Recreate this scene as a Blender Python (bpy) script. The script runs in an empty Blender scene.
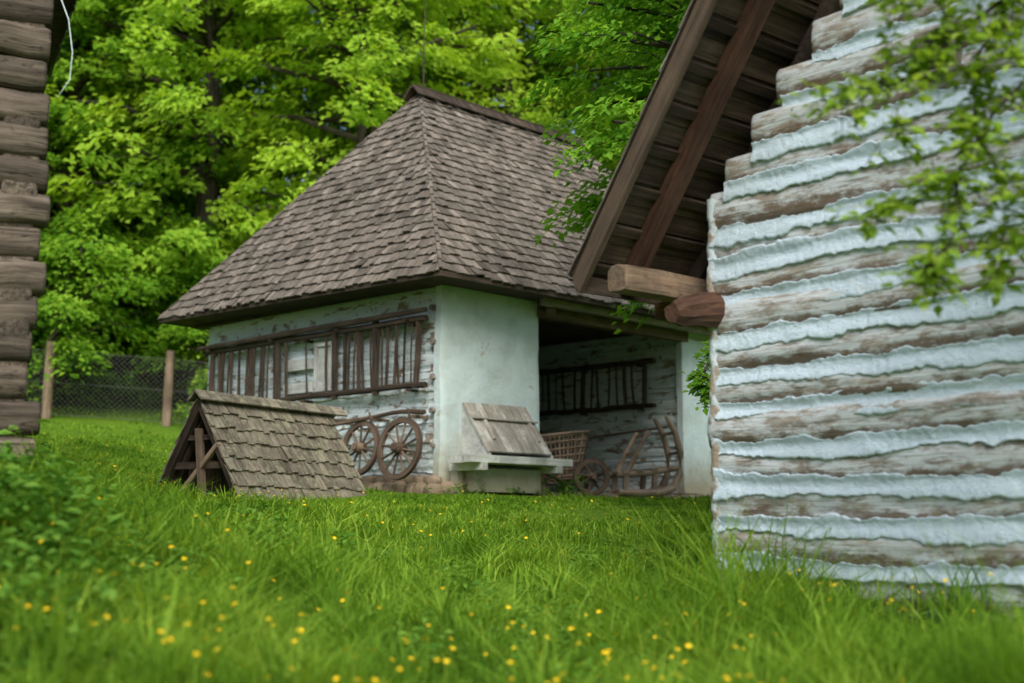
import bpy, math, random
import numpy as np
from mathutils import Vector
random.seed(7); rng=np.random.default_rng(7)
SC=bpy.context.scene
V=lambda *a: np.array(a,float)
Z=V(0,0,1)
def nz(v):
    v=np.asarray(v,float); return v/np.linalg.norm(v)
# ---------------------------------------------------------------- noise
def _h(x,y,s): 
    r=np.sin(x*127.1+y*311.7+s*74.7)*43758.5453
    return r-np.floor(r)
def vn(x,y=0.0,s=0):
    x=np.asarray(x,float); y=np.asarray(y,float)+0*x
    xi=np.floor(x); yi=np.floor(y); fx=x-xi; fy=y-yi
    fx=fx*fx*(3-2*fx); fy=fy*fy*(3-2*fy)
    a=_h(xi,yi,s);b=_h(xi+1,yi,s);c=_h(xi,yi+1,s);d=_h(xi+1,yi+1,s)
    return (a*(1-fx)+b*fx)*(1-fy)+(c*(1-fx)+d*fx)*fy*1.0-0.5
def fbm(x,y=0.0,s=0,o=3):
    r=0;a=1;
    for i in range(o):
        r=r+a*vn(np.asarray(x)*2**i,np.asarray(y)*2**i,s+i*3); a*=.5
    return r
# ---------------------------------------------------------------- mesh builder
class MB:
    def __init__(s): s.b=[]; s.n=0; s.V=[]; s.LC=[]
    def add(s,verts,faces,mat=0,rnd=None,lc=None):
        verts=np.asarray(verts,float).reshape(-1,3); faces=np.asarray(faces,int)
        if rnd is None: rnd=random.random()
        r=np.broadcast_to(np.asarray(rnd,float),(len(faces),)).copy()
        s.V.append(verts); s.LC.append(verts if lc is None else np.asarray(lc,float).reshape(-1,3))
        s.b.append((faces+s.n,mat,r)); s.n+=len(verts)
    def beam(s,p0,p1,w,h,up=Z,mat=0,rnd=None,taper=1.0):
        p0=V(*p0);p1=V(*p1); d=p1-p0; L=np.linalg.norm(d); d=d/L
        sd=np.cross(d,up)
        if np.linalg.norm(sd)<1e-3: sd=np.cross(d,V(1,0,0))
        sd=nz(sd); u=np.cross(sd,d)
        vs=[];lc=[];o=rng.random(3)*20
        for k,(p,t) in enumerate(((p0,1),(p1,taper))):
            for a,b in((-1,-1),(1,-1),(1,1),(-1,1)):
                vs.append(p+sd*a*w/2*t+u*b*h/2*t); lc.append(o+V(k*L,a*w/2,b*h/2))
        s.add(vs,[(3,2,1,0),(4,5,6,7),(0,1,5,4),(1,2,6,5),(2,3,7,6),(3,0,4,7)],mat,rnd,lc)
    def box(s,o,ex,ey,ez,mat=0,rnd=None):
        o=V(*o);vs=[o+ex*a+ey*b+ez*c for c in(0,1) for a,b in((0,0),(1,0),(1,1),(0,1))]
        s.add(vs,[(3,2,1,0),(4,5,6,7),(0,1,5,4),(1,2,6,5),(2,3,7,6),(3,0,4,7)],mat,rnd)
    def tube(s,pts,rad,n=8,mat=0,rnd=None,rough=0.0,cap=True,sx=1.0,sq=1.0):
        pts=np.array(pts,float); m=len(pts); rad=np.broadcast_to(np.asarray(rad,float),(m,))
        vs=[];lc=[];o=rng.random(3)*20; L=0
        d0=pts[1]-pts[0]; ref=Z if abs(nz(d0)[2])<.9 else V(1,0,0)
        rk=[1+rough*1.2*(random.random()-.5) for _ in range(n)]
        for i in range(m):
            d=pts[min(i+1,m-1)]-pts[max(i-1,0)]; d=nz(d)
            a=nz(np.cross(d,ref)); b=np.cross(a,d)
            if i: L+=np.linalg.norm(pts[i]-pts[i-1])
            for k in range(n):
                t=2*math.pi*k/n; r=rad[i]*(rk[k]+.5*rough*(random.random()-.5)); ct,st=math.cos(t),math.sin(t)
                if sq!=1: ct=math.copysign(abs(ct)**sq,ct); st=math.copysign(abs(st)**sq,st)
                vs.append(pts[i]+a*ct*r*sx+b*st*r); lc.append(o+V(L,rad[i]*ct,rad[i]*st))
        f=[]
        for i in range(m-1):
            for k in range(n): f.append((i*n+k,i*n+(k+1)%n,(i+1)*n+(k+1)%n,(i+1)*n+k))
        rn=random.random() if rnd is None else rnd
        if cap:
            for e in(0,m-1):
                c=len(vs); vs.append(pts[e]); lc.append(o+V(L*(e>0)+.3,0,0))
                for k in range(0,n): f.append((e*n+k,e*n+(k+1)%n,c,c) if e else (e*n+(k+1)%n,e*n+k,c,c))
        f=np.array(f); q=f[:,2]!=f[:,3]; 
        s.V.append(np.array(vs)); s.LC.append(np.array(lc))
        s.b.append((f[q]+s.n,mat,np.full(q.sum(),rn)))
        if (~q).any(): s.b.append((f[~q][:,:3]+s.n,mat,np.full((~q).sum(),rn)))
        s.n+=len(vs)
    def grid(s,P,mat=0,rnd=None,lc=None,flip=False):
        a,b=P.shape[:2]; i=np.arange(a*b).reshape(a,b)
        f=np.stack([i[:-1,:-1],i[1:,:-1],i[1:,1:],i[:-1,1:]],-1).reshape(-1,4)
        if flip: f=f[:,::-1]
        s.add(P.reshape(-1,3),f,mat,rnd,None if lc is None else lc.reshape(-1,3))
    def mesh(s,name,mats,smooth=False):
        me=bpy.data.meshes.new(name); VV=np.concatenate(s.V); LC=np.concatenate(s.LC)
        me.vertices.add(len(VV)); me.vertices.foreach_set('co',VV.astype(np.float32).ravel())
        loops=np.concatenate([f.ravel() for f,_,_ in s.b]); sizes=np.concatenate([np.full(len(f),f.shape[1]) for f,_,_ in s.b])
        st=np.concatenate([[0],np.cumsum(sizes)[:-1]])
        me.loops.add(len(loops)); me.loops.foreach_set('vertex_index',loops.astype(np.int32))
        me.polygons.add(len(sizes)); me.polygons.foreach_set('loop_start',st.astype(np.int32))
        me.polygons.foreach_set('material_index',np.concatenate([np.full(len(f),m) for f,m,_ in s.b]).astype(np.int32))
        me.polygons.foreach_set('use_smooth',np.full(len(sizes),smooth))
        me.update(calc_edges=True)
        a=me.attributes.new('rnd','FLOAT','FACE'); a.data.foreach_set('value',np.concatenate([r for _,_,r in s.b]).astype(np.float32))
        a=me.attributes.new('lc','FLOAT_VECTOR','POINT'); a.data.foreach_set('vector',LC.astype(np.float32).ravel())
        for m in mats: me.materials.append(m)
        return me
    def obj(s,name,mats,parent=None,smooth=False):
        me=s.mesh(name,mats,smooth); o=bpy.data.objects.new(name,me); SC.collection.objects.link(o)
        if parent: o.parent=parent
        return o
def empty(name,loc=(0,0,0)):
    o=bpy.data.objects.new(name,None); SC.collection.objects.link(o); return o
# ---------------------------------------------------------------- materials
def newmat(name):
    m=bpy.data.materials.new(name); m.use_nodes=True; nt=m.node_tree; nt.nodes.clear()
    return m,nt,nt.nodes,nt.links
def ramp(N,stops):
    r=N.new('ShaderNodeValToRGB'); e=r.color_ramp.elements
    while len(e)<len(stops): e.new(.5)
    for k,(p,c) in enumerate(stops):
        e[k].position=p; e[k].color=(c[0],c[1],c[2],1) if hasattr(c,'__len__') else (c,c,c,1)
    return r
def noise(N,Lk,vec,scale,detail=4,rough=.6,dist=0):
    n=N.new('ShaderNodeTexNoise'); n.inputs['Scale'].default_value=scale; n.inputs['Detail'].default_value=detail
    n.inputs['Roughness'].default_value=rough; n.inputs['Distortion'].default_value=dist
    if vec is not None: Lk.new(vec,n.inputs['Vector'])
    return n
def mix(N,Lk,fac,a,b,mode='MIX'):
    m=N.new('ShaderNodeMix'); m.data_type='RGBA'; m.blend_type=mode
    for inp,v in((m.inputs[0],fac),(m.inputs[6],a),(m.inputs[7],b)):
        if hasattr(v,'links') or hasattr(v,'is_linked'): Lk.new(v,inp)
        elif inp==m.inputs[0]: inp.default_value=v
        else: inp.default_value=(*v,1)
    return m.outputs[2]
def wood(name,dark,light,patch=None,patch_lo=.5,patch_hi=.6,patch_scale=2.0,grain=(1.5,30,30),bump=.6,var=.5,rough=.85,pstretch=(1,1,1),belly=None,cracks=0.0):
    m,nt,N,L=newmat(name)
    at=N.new('ShaderNodeAttribute'); at.attribute_name='lc'
    mp=N.new('ShaderNodeMapping'); mp.inputs['Scale'].default_value=grain; L.new(at.outputs['Vector'],mp.inputs['Vector'])
    n1=noise(N,L,mp.outputs[0],1.0,6,.65,.3); r1=ramp(N,[(.3,dark),(.7,light)]); L.new(n1.outputs[0],r1.inputs[0])
    n2=noise(N,L,at.outputs['Vector'],3.0,5,.6); r2=ramp(N,[(.3,.6),(.7,1.25)]); L.new(n2.outputs[0],r2.inputs[0])
    c=mix(N,L,1.0,r1.outputs[0],r2.outputs[0],'MULTIPLY')
    ar=N.new('ShaderNodeAttribute'); ar.attribute_name='rnd'; rr=ramp(N,[(0,1-var*.6),(1,1+var*.6)]); L.new(ar.outputs['Fac'],rr.inputs[0])
    c=mix(N,L,1.0,c,rr.outputs[0],'MULTIPLY')
    h=n1.outputs[0]
    if patch is not None:
        mp2=N.new('ShaderNodeMapping'); mp2.inputs['Scale'].default_value=pstretch; L.new(at.outputs['Vector'],mp2.inputs['Vector'])
        n3=noise(N,L,mp2.outputs[0],patch_scale,9,.75); r3=ramp(N,[(patch_lo,0.0),(patch_hi,1.0)]); L.new(n3.outputs[0],r3.inputs[0])
        c=mix(N,L,r3.outputs[0],c,patch)
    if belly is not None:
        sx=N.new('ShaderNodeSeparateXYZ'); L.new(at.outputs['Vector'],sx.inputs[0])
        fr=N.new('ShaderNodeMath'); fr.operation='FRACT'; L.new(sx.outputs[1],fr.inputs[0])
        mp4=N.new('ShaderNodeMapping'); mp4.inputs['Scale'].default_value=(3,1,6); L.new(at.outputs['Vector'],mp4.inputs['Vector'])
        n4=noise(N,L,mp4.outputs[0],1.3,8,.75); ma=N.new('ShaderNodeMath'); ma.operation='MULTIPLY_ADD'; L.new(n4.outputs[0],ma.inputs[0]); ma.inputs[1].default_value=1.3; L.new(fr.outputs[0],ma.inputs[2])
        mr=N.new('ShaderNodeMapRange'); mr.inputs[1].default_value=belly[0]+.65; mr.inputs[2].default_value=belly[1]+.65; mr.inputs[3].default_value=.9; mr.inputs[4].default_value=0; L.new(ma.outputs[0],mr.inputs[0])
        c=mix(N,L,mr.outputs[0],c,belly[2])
    if cracks>0:
        mp5=N.new('ShaderNodeMapping'); mp5.inputs['Scale'].default_value=(.8,14,14); L.new(at.outputs['Vector'],mp5.inputs['Vector'])
        n5=noise(N,L,mp5.outputs[0],1.0,3,.5,1.0); r5=ramp(N,[(.485,1.0),(.5,1-cracks),(.515,1.0)]); L.new(n5.outputs[0],r5.inputs[0]); c=mix(N,L,1.0,c,r5.outputs[0],'MULTIPLY')
    b=N.new('ShaderNodeBsdfPrincipled'); L.new(c,b.inputs['Base Color']); b.inputs['Roughness'].default_value=rough
    b.inputs['Specular IOR Level'].default_value=.25
    bp=N.new('ShaderNodeBump'); bp.inputs['Strength'].default_value=bump; bp.inputs['Distance'].default_value=.02; L.new(h,bp.inputs['Height']); L.new(bp.outputs[0],b.inputs['Normal'])
    o=N.new('ShaderNodeOutputMaterial'); L.new(b.outputs[0],o.inputs[0]); return m
def plaster(name,base,stain,lo=.55,hi=.75,scale=3,bump=.5,dirt=None,spots=None):
    m,nt,N,L=newmat(name)
    g=N.new('ShaderNodeNewGeometry')
    n1=noise(N,L,g.outputs['Position'],scale,8,.65); r1=ramp(N,[(lo,0.0),(hi,1.0)]); L.new(n1.outputs[0],r1.inputs[0])
    n2=noise(N,L,g.outputs['Position'],.9,4,.6); r2=ramp(N,[(.3,.88),(.7,1.06)]); L.new(n2.outputs[0],r2.inputs[0])
    c=mix(N,L,r1.outputs[0],base,stain); c=mix(N,L,1.0,c,r2.outputs[0],'MULTIPLY')
    if spots:
        n6=noise(N,L,g.outputs['Position'],spots[0],9,.72); r6=ramp(N,[(spots[1],0.0),(spots[1]+.03,1.0)]); L.new(n6.outputs[0],r6.inputs[0]); c=mix(N,L,r6.outputs[0],c,spots[2])
    if dirt:
        sx=N.new('ShaderNodeSeparateXYZ'); L.new(g.outputs['Position'],sx.inputs[0])
        n4=noise(N,L,g.outputs['Position'],5,5,.7); ad=N.new('ShaderNodeMath'); ad.operation='MULTIPLY_ADD'; L.new(n4.outputs[0],ad.inputs[0]); ad.inputs[1].default_value=-.8; L.new(sx.outputs[2],ad.inputs[2])
        mr=N.new('ShaderNodeMapRange'); mr.inputs[1].default_value=dirt[0]; mr.inputs[2].default_value=dirt[1]; mr.inputs[3].default_value=1; mr.inputs[4].default_value=0
        L.new(ad.outputs[0],mr.inputs[0]); c=mix(N,L,mr.outputs[0],c,dirt[2])
    b=N.new('ShaderNodeBsdfPrincipled'); L.new(c,b.inputs['Base Color']); b.inputs['Roughness'].default_value=.9; b.inputs['Specular IOR Level'].default_value=.2
    n3=noise(N,L,g.outputs['Position'],18,6,.7)
    bp=N.new('ShaderNodeBump'); bp.inputs['Strength'].default_value=bump; bp.inputs['Distance'].default_value=.03; L.new(n3.outputs[0],bp.inputs['Height']); L.new(bp.outputs[0],b.inputs['Normal'])
    o=N.new('ShaderNodeOutputMaterial'); L.new(b.outputs[0],o.inputs[0]); return m
def foliage(name,dark,mid,light,trans=.35,scale=.6,objvar=False,rough=.55):
    m,nt,N,L=newmat(name)
    ar=N.new('ShaderNodeAttribute'); ar.attribute_name='rnd'
    g=N.new('ShaderNodeNewGeometry'); n=noise(N,L,g.outputs['Position'],scale,2,.6)
    ma=N.new('ShaderNodeMath'); ma.operation='MULTIPLY_ADD'; L.new(n.outputs[0],ma.inputs[0]); ma.inputs[1].default_value=1.3; ma.inputs[2].default_value=-.65
    ad=N.new('ShaderNodeMath'); ad.operation='ADD'; L.new(ma.outputs[0],ad.inputs[0]); L.new(ar.outputs['Fac'],ad.inputs[1])
    src=ad.outputs[0]
    if objvar:
        oi=N.new('ShaderNodeObjectInfo'); m3=N.new('ShaderNodeMath'); m3.operation='MULTIPLY_ADD'; L.new(oi.outputs['Random'],m3.inputs[0]); m3.inputs[1].default_value=.6; m3.inputs[2].default_value=-.26
        a3=N.new('ShaderNodeMath'); a3.operation='ADD'; L.new(m3.outputs[0],a3.inputs[0]); L.new(src,a3.inputs[1]); src=a3.outputs[0]
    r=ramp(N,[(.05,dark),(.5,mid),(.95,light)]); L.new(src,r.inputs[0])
    b=N.new('ShaderNodeBsdfDiffuse'); L.new(r.outputs[0],b.inputs['Color'])
    t=N.new('ShaderNodeBsdfTranslucent'); tc=mix(N,L,1.0,r.outputs[0],(1.6,1.45,.6),'MULTIPLY'); L.new(tc,t.inputs[0])
    mx=N.new('ShaderNodeMixShader'); mx.inputs[0].default_value=trans; L.new(b.outputs[0],mx.inputs[1]); L.new(t.outputs[0],mx.inputs[2])
    o=N.new('ShaderNodeOutputMaterial'); L.new(mx.outputs[0],o.inputs[0]); return m

M_shingle=wood('roof_shingles',(.1,.083,.066),(.27,.235,.2),var=.75,grain=(3,40,40),patch=(.09,.085,.06),patch_lo=.57,patch_hi=.75,patch_scale=.9)
M_moss=wood('mossy_shingles',(.1,.083,.06),(.27,.24,.185),var=.65,grain=(3,30,30),patch=(.27,.28,.19),patch_lo=.5,patch_hi=.62,patch_scale=9)
M_dark=wood('dark_wood',(.03,.022,.016),(.1,.075,.057),var=.6)
M_brown=wood('brown_wood',(.07,.049,.034),(.2,.145,.105),var=.6)
M_sled=wood('sled_wood',(.12,.085,.06),(.3,.225,.16),var=.5)
M_red=wood('reddish_wood',(.05,.024,.017),(.15,.08,.052),var=.4,cracks=.5)
M_cut=wood('cut_wood',(.12,.08,.055),(.32,.225,.15),var=.3,patch=(.13,.1,.075),patch_lo=.45,patch_hi=.6,patch_scale=7,cracks=.6)
M_grey=wood('grey_wood',(.13,.115,.1),(.33,.29,.25),var=.5)
M_oldlog=wood('old_logs',(.035,.027,.02),(.22,.18,.14),var=.7,grain=(1.5,25,25),bump=1,patch=(.035,.027,.02),patch_lo=.55,patch_hi=.7,patch_scale=6,cracks=.85)
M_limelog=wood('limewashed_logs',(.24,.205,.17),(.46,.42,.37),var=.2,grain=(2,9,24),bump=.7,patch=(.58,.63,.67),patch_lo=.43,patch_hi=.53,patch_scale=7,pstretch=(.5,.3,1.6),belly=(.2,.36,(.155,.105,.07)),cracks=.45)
M_lime=plaster('lime_mortar',(.58,.71,.82),(.54,.63,.7),lo=.55,hi=.8,scale=7,bump=.7,spots=(6,.69,(.3,.25,.2)))
M_hutlog=wood('hut_limewashed_logs',(.16,.12,.085),(.4,.35,.29),var=.15,grain=(1.2,8,22),bump=.6,patch=(.66,.76,.79),patch_lo=.415,patch_hi=.465,patch_scale=4.5,pstretch=(.5,.3,1.4),cracks=.45)
M_hutlime=plaster('hut_mortar',(.65,.76,.79),(.28,.23,.17),lo=.54,hi=.6,scale=5,bump=.6)
M_plas=plaster('mint_plaster',(.66,.8,.82),(.58,.69,.68),lo=.46,hi=.62,scale=3,bump=.5,dirt=(.2,.9,(.38,.36,.27)),spots=(2.2,.645,(.45,.45,.38)))
M_white=wood('white_painted_boards',(.45,.46,.43),(.65,.68,.66),var=.2,grain=(2,25,25),patch=(.3,.26,.2),patch_lo=.6,patch_hi=.7,patch_scale=6)
M_stone=plaster('field_stone',(.36,.28,.2),(.18,.14,.1),lo=.4,hi=.7,scale=6,bump=1)
M_iron=plaster('rusty_iron',(.09,.06,.05),(.05,.04,.04),scale=20)
M_wire=plaster('galvanised_wire',(.12,.12,.12),(.1,.09,.08),scale=20)
M_black=plaster('dark_interior',(.02,.018,.015),(.012,.01,.01))
M_leaf=foliage('forest_leaves',(.06,.165,.016),(.165,.34,.03),(.37,.55,.06),objvar=True,trans=.45)
M_leaf2=foliage('linden_leaves',(.07,.19,.02),(.135,.32,.03),(.23,.44,.05),trans=.45,scale=1.5)
M_leaf3=foliage('fruit_tree_leaves',(.12,.22,.025),(.2,.34,.04),(.33,.48,.08),trans=.45,scale=3)
M_grass=foliage('grass_blades',(.09,.205,.022),(.19,.35,.035),(.34,.49,.07),trans=.4,scale=.9)
M_weed=foliage('weed_leaves',(.06,.17,.022),(.12,.27,.04),(.2,.36,.06),trans=.35,scale=2)
M_bark=wood('bark',(.03,.024,.018),(.1,.085,.065),var=.3,grain=(3,14,14),bump=1)
M_yellow=plaster('yellow_petals',(.85,.6,.02),(.8,.5,.01),bump=.1)
def groundmat():
    m,nt,N,L=newmat('meadow_soil')
    g=N.new('ShaderNodeNewGeometry'); n1=noise(N,L,g.outputs['Position'],.7,8,.65); n2=noise(N,L,g.outputs['Position'],22,6,.7)
    r1=ramp(N,[(.3,(.08,.17,.015)),(.7,(.15,.27,.02))]); L.new(n1.outputs[0],r1.inputs[0])
    r2=ramp(N,[(.3,.45),(.7,1.4)]); L.new(n2.outputs[0],r2.inputs[0]); c=mix(N,L,1.0,r1.outputs[0],r2.outputs[0],'MULTIPLY')
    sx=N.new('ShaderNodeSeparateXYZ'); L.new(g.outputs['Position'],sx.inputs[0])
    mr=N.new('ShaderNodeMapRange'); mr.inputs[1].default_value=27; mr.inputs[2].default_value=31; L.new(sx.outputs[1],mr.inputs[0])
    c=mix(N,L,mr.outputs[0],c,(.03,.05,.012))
    b=N.new('ShaderNodeBsdfPrincipled'); L.new(c,b.inputs['Base Color']); b.inputs['Roughness'].default_value=1; b.inputs['Specular IOR Level'].default_value=.1
    bp=N.new('ShaderNodeBump'); bp.inputs['Strength'].default_value=.8; bp.inputs['Distance'].default_value=.05; L.new(n2.outputs[0],bp.inputs['Height']); L.new(bp.outputs[0],b.inputs['Normal'])
    o=N.new('ShaderNodeOutputMaterial'); L.new(b.outputs[0],o.inputs[0]); return m
M_ground=groundmat()
# ---------------------------------------------------------------- terrain
CP=np.array([(0,-5,-1.5),(0,0,-1.3),(0,5,-1.0),(0,8,-.75),(0,10,-.5),(0,12.5,-.12),(0,15,.15),(0,17,.36),(-.95,17.3,.40),(2,18.5,.33),(3,20.5,.37),(5,22,.4),
(1,22,.36),(0,24,.4),(-1.5,21,.4),(3,25,.5),(1.6,9.4,-.54),(3.2,7.6,-.66),(5,9,-.5),(4,13,-.1),(8,10,-.4),(3,5,-.9),(-1.5,9,-.34),(-2.3,9,-.12),(-3.4,9,.2),(-2,7,-.5),(-3,6.5,-.25),(-2.8,12,.1),
(-4,15,.33),(-2.6,17,.42),(-4,18.5,.7),(-5.6,21.2,1.2),(-6,17,.9),(-6,12,.7),(-8,22,1.5),(-8,27,2.05),(-11,27,2.3),(0,30,1.8),(6,30,1.5),(14,25,1.5),(14,15,.3),(-12,12,1.5),(-14,3,.8),(12,0,-1),
(-10,40,6),(0,42,6.5),(12,42,6),(22,30,2.5),(-22,30,3.5)],float)
def _U(r2): return np.where(r2>1e-9,r2*np.log(np.maximum(r2,1e-9)),0)
_n=len(CP); _K=_U(((CP[:,None,:2]-CP[None,:,:2])**2).sum(-1))+np.eye(_n)*.3
_P=np.c_[np.ones(_n),CP[:,:2]]; _A=np.block([[_K,_P],[_P.T,np.zeros((3,3))]])
_W=np.linalg.solve(_A,np.r_[CP[:,2],0,0,0])
def gz(x,y):
    x=np.asarray(x,float);y=np.asarray(y,float); sh=x.shape; x=x.ravel();y=y.ravel()
    xc=np.clip(x,-30,30);yc=np.clip(y,-12,50)
    t=_U((xc[:,None]-CP[:,0])**2+(yc[:,None]-CP[:,1])**2)@_W[:_n]+_W[_n]+_W[_n+1]*xc+_W[_n+2]*yc
    far=np.clip((y-25)*.32,-1.5,25)
    d=np.hypot(x,y-18); w=np.clip((d-24)/16,0,1); w=w*w*(3-2*w)
    return (t*(1-w)+far*w).reshape(sh)
def gh(x,y): return float(gz(np.array([x]),np.array([y]))[0])
def axis(a,b,st,far):
    c=list(np.arange(a,b+1e-6,st)); s=st; x=b
    while x<far: s*=1.25; x+=s; c.append(x)
    s=st; x=a
    while x>-far: s*=1.25; x-=s; c.insert(0,x)
    return np.array(c)
xs=axis(-14,14,.25,400); ys=axis(2,30,.25,400)
X,Y=np.meshgrid(xs,ys,indexing='ij'); ZZ=gz(X,Y)+.03*fbm(X*1.2,Y*1.2,5)
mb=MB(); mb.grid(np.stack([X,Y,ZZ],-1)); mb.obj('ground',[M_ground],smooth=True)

# ---------------------------------------------------------------- generic parts
def log_wall(mbL,mbP,O,d,n,ext,z0,pitch,nc,bulge,a0,b0,dt=.02,seed=0,rag=.12,matL=0,matP=0,endj=.03,lump=.022,warp=.02):
    O=V(*O)
    def zb(i,t): return z0+i*pitch+warp*fbm(t*.7,i*3.1,seed+5,3)*(i>0)
    for i in range(nc):
        e=ext(z0+(i+.5)*pitch)
        if e is None: continue
        t0,t1=e
        if t1-t0<.1: continue
        j0,j1=(random.random()-.5)*2*endj,(random.random()-.5)*2*endj; t0+=j0;t1+=j1
        t=np.linspace(t0,t1,max(4,int((t1-t0)/dt)))
        v=np.concatenate([[0.02],np.linspace(.02,.98,12),[.98]])
        T,Vv=np.meshgrid(t,v,indexing='ij')
        z=zb(i,T)*(1-Vv)+zb(i+1,T)*Vv
        bi=bulge*(1+.7*(_h(i,3,seed)-.5))
        out=bi*np.sqrt(np.clip(1-(2*Vv-1)**2,0,1))+.02*fbm(T*1.3,Vv*2.5+i*7,seed,4)+.006*fbm(T*2,Vv*26+i*9,seed+2,2)
        out=out*(1-.25*np.exp(-(T-t0)/.03))*(1-.25*np.exp(-(t1-T)/.03))
        out[:,0]=-.14; out[:,-1]=-.14
        P=O+T[...,None]*d+out[...,None]*n; P[...,2]=z
        lc=np.stack([T+i*13.7,Vv+i*10+.0,Vv*pitch+i*3.3],-1)
        c0=P[0].mean(0); c1=P[-1].mean(0)
        P=np.concatenate([np.broadcast_to(c0,(1,)+P.shape[1:]),P,np.broadcast_to(c1,(1,)+P.shape[1:])]); lc=np.concatenate([lc[:1],lc,lc[-1:]])
        mbL.grid(P,matL,None,lc)
    if a0<=0: return
    for i in range(1,nc):
        e=ext(z0+(i+.0)*pitch); e2=ext(z0+(i+.5)*pitch)
        if e is None or e2 is None: continue
        t0,t1=max(e[0],e2[0])+.02,min(e[1],e2[1])-.02
        if t1-t0<.1: continue
        t=np.linspace(t0,t1,max(4,int((t1-t0)/(dt*.6))))
        aw=1+.5*(_h(i,7,seed)-.5); bw_=1+.5*(_h(i,9,seed)-.5)
        ra=a0*aw*(1+rag*4.5*fbm(t*1.0,i*5.3,seed+11,2))+pitch*rag*(.8*fbm(t*5,i*2.2,seed+12,4)+.3*fbm(t*26,i,seed+13,2))
        rb=b0*bw_*(1+rag*4.5*fbm(t*1.0,i*5.3,seed+14,2))+pitch*rag*(.8*fbm(t*5,i*2.2,seed+15,4)+.3*fbm(t*26,i,seed+16,2))
        ra=np.maximum(ra,.008);rb=np.maximum(rb,.008)
        q=np.array([-1.,-.985,-.8,-.6,-.4,-.2,0,.2,.4,.6,.8,.985,1.])
        T,Q=np.meshgrid(t,q,indexing='ij'); dz=np.where(Q<0,Q*ra[:,None],Q*rb[:,None])
        vv=np.where(dz<0,1+dz/pitch,dz/pitch)
        out=np.maximum(bulge*1.02*np.sqrt(np.clip(1-(2*vv-1)**2,0,1)),.5*bulge)+.016+lump*fbm(T*3,dz*10+i*7,seed+21,3)+.005*fbm(T*30,dz*40+i,seed+22,2)
        out[:,0]-=.035; out[:,-1]-=.035
        P=O+T[...,None]*d+out[...,None]*n; P[...,2]=zb(i,T)+dz
        mbP.grid(P,matP,None)
def shingles(mb,bl,br,tl,tr,rows,wmin,wmax,lift=.022,mat=0,over=.35,th=.016,drop=.025):
    bl,br,tl,tr=[V(*p) for p in(bl,br,tl,tr)]
    e=nz(br-bl); n=nz(np.cross(br-bl,tl-bl)); 
    up=nz(np.cross(n,e)); H=np.dot(tl-bl,up)
    vs=[];fs=[];rn=[];lcs=[]; k=0
    for i in range(rows):
        v0=i/rows; v1=min(1,(i+1+over)/rows)
        L0=bl+(tl-bl)*v0;R0=br+(tr-br)*v0;L1=bl+(tl-bl)*v1;R1=br+(tr-br)*v1
        xl0,xr0,xl1,xr1=[np.dot(p-bl,e) for p in(L0,R0,L1,R1)]
        x=xl0-random.random()*wmin*.5
        while x<xr0-.02:
            w=random.uniform(wmin,wmax); a=max(x,xl0); b=min(x+w-random.uniform(.004,.014),xr0); x+=w
            if b-a<.02: continue
            a2=min(max(a,xl1),xr1); b2=max(min(b,xr1),xl1)
            dr=random.random()*drop; tt=lift+random.random()*.014+(.02 if random.random()<.06 else 0); y0=H*v0-dr; y1=H*v1; tw=(random.random()-.5)*.014; sk_=(random.random()-.5)*.012
            pts=[(a,y0+sk_,tt+tw),(b,y0-sk_,tt-tw),(b2,y1,.004),(a2,y1,.004),(a,y0+sk_,tt+tw-th),(b,y0-sk_,tt-tw-th)]
            o=rng.random(3)*30
            for (px,py,pn) in pts: vs.append(bl+e*px+up*py+n*pn); lcs.append(o*0+V(py+o[0],px+o[1],pn))
            fs+= [(k,k+1,k+2,k+3),(k+4,k+5,k+1,k),(k+4,k,k+3,k+3),(k+1,k+5,k+2,k+2)]
            rr=min(1,max(0,random.gauss(.5,.26)+.25*float(fbm(x*.6,i*.25,9,2)))); rn+=[rr]*4; k+=6
    fs=np.array(fs);rn=np.array(rn);q=fs[:,2]!=fs[:,3]; n0=mb.n
    mb.V.append(np.array(vs));mb.LC.append(np.array(lcs)); mb.b.append((fs[q]+n0,mat,rn[q])); mb.b.append((fs[~q][:,:3]+n0,mat,rn[~q])); mb.n+=len(vs)
def wheel(name,c,ax,R,nsp=12,hubr=.075,w=.05):
    mb=MB(); c=V(*c); ax=nz(ax); u=nz(np.cross(ax,Z)); v=np.cross(u,ax)
    m=40; th=np.linspace(0,2*math.pi,m+1); sec=[(R-.075,-w/2),(R-.006,-w/2),(R-.006,w/2),(R-.075,w/2),(R-.075,-w/2)]
    def ring(sec,mat):
        P=np.array([[c+(u*math.cos(t)+v*math.sin(t))*r+ax*a for r,a in sec] for t in th]); lc=np.array([[V(t*R,r,a) for r,a in sec] for t in th]); mb.grid(P,mat,.5,lc)
    ring(sec,0); ring([(R-.006,-w/2-.003),(R,-w/2-.003),(R,w/2+.003),(R-.006,w/2+.003),(R-.006,-w/2-.003)],1)
    mb.tube([c-ax*.11,c-ax*.06,c,c+ax*.06,c+ax*.13],[hubr*.7,hubr,hubr*1.1,hubr,hubr*.65],14)
    mb.tube([c+ax*.1,c+ax*.118],[hubr*.8,hubr*.8],14,mat=1)
    for k in range(nsp):
        t=2*math.pi*(k+.3)/nsp; r=u*math.cos(t)+v*math.sin(t); mb.tube([c+r*.05,c+r*R*.5,c+r*(R-.06)],[.02,.016,.019],6)
    return mb,name
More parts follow.
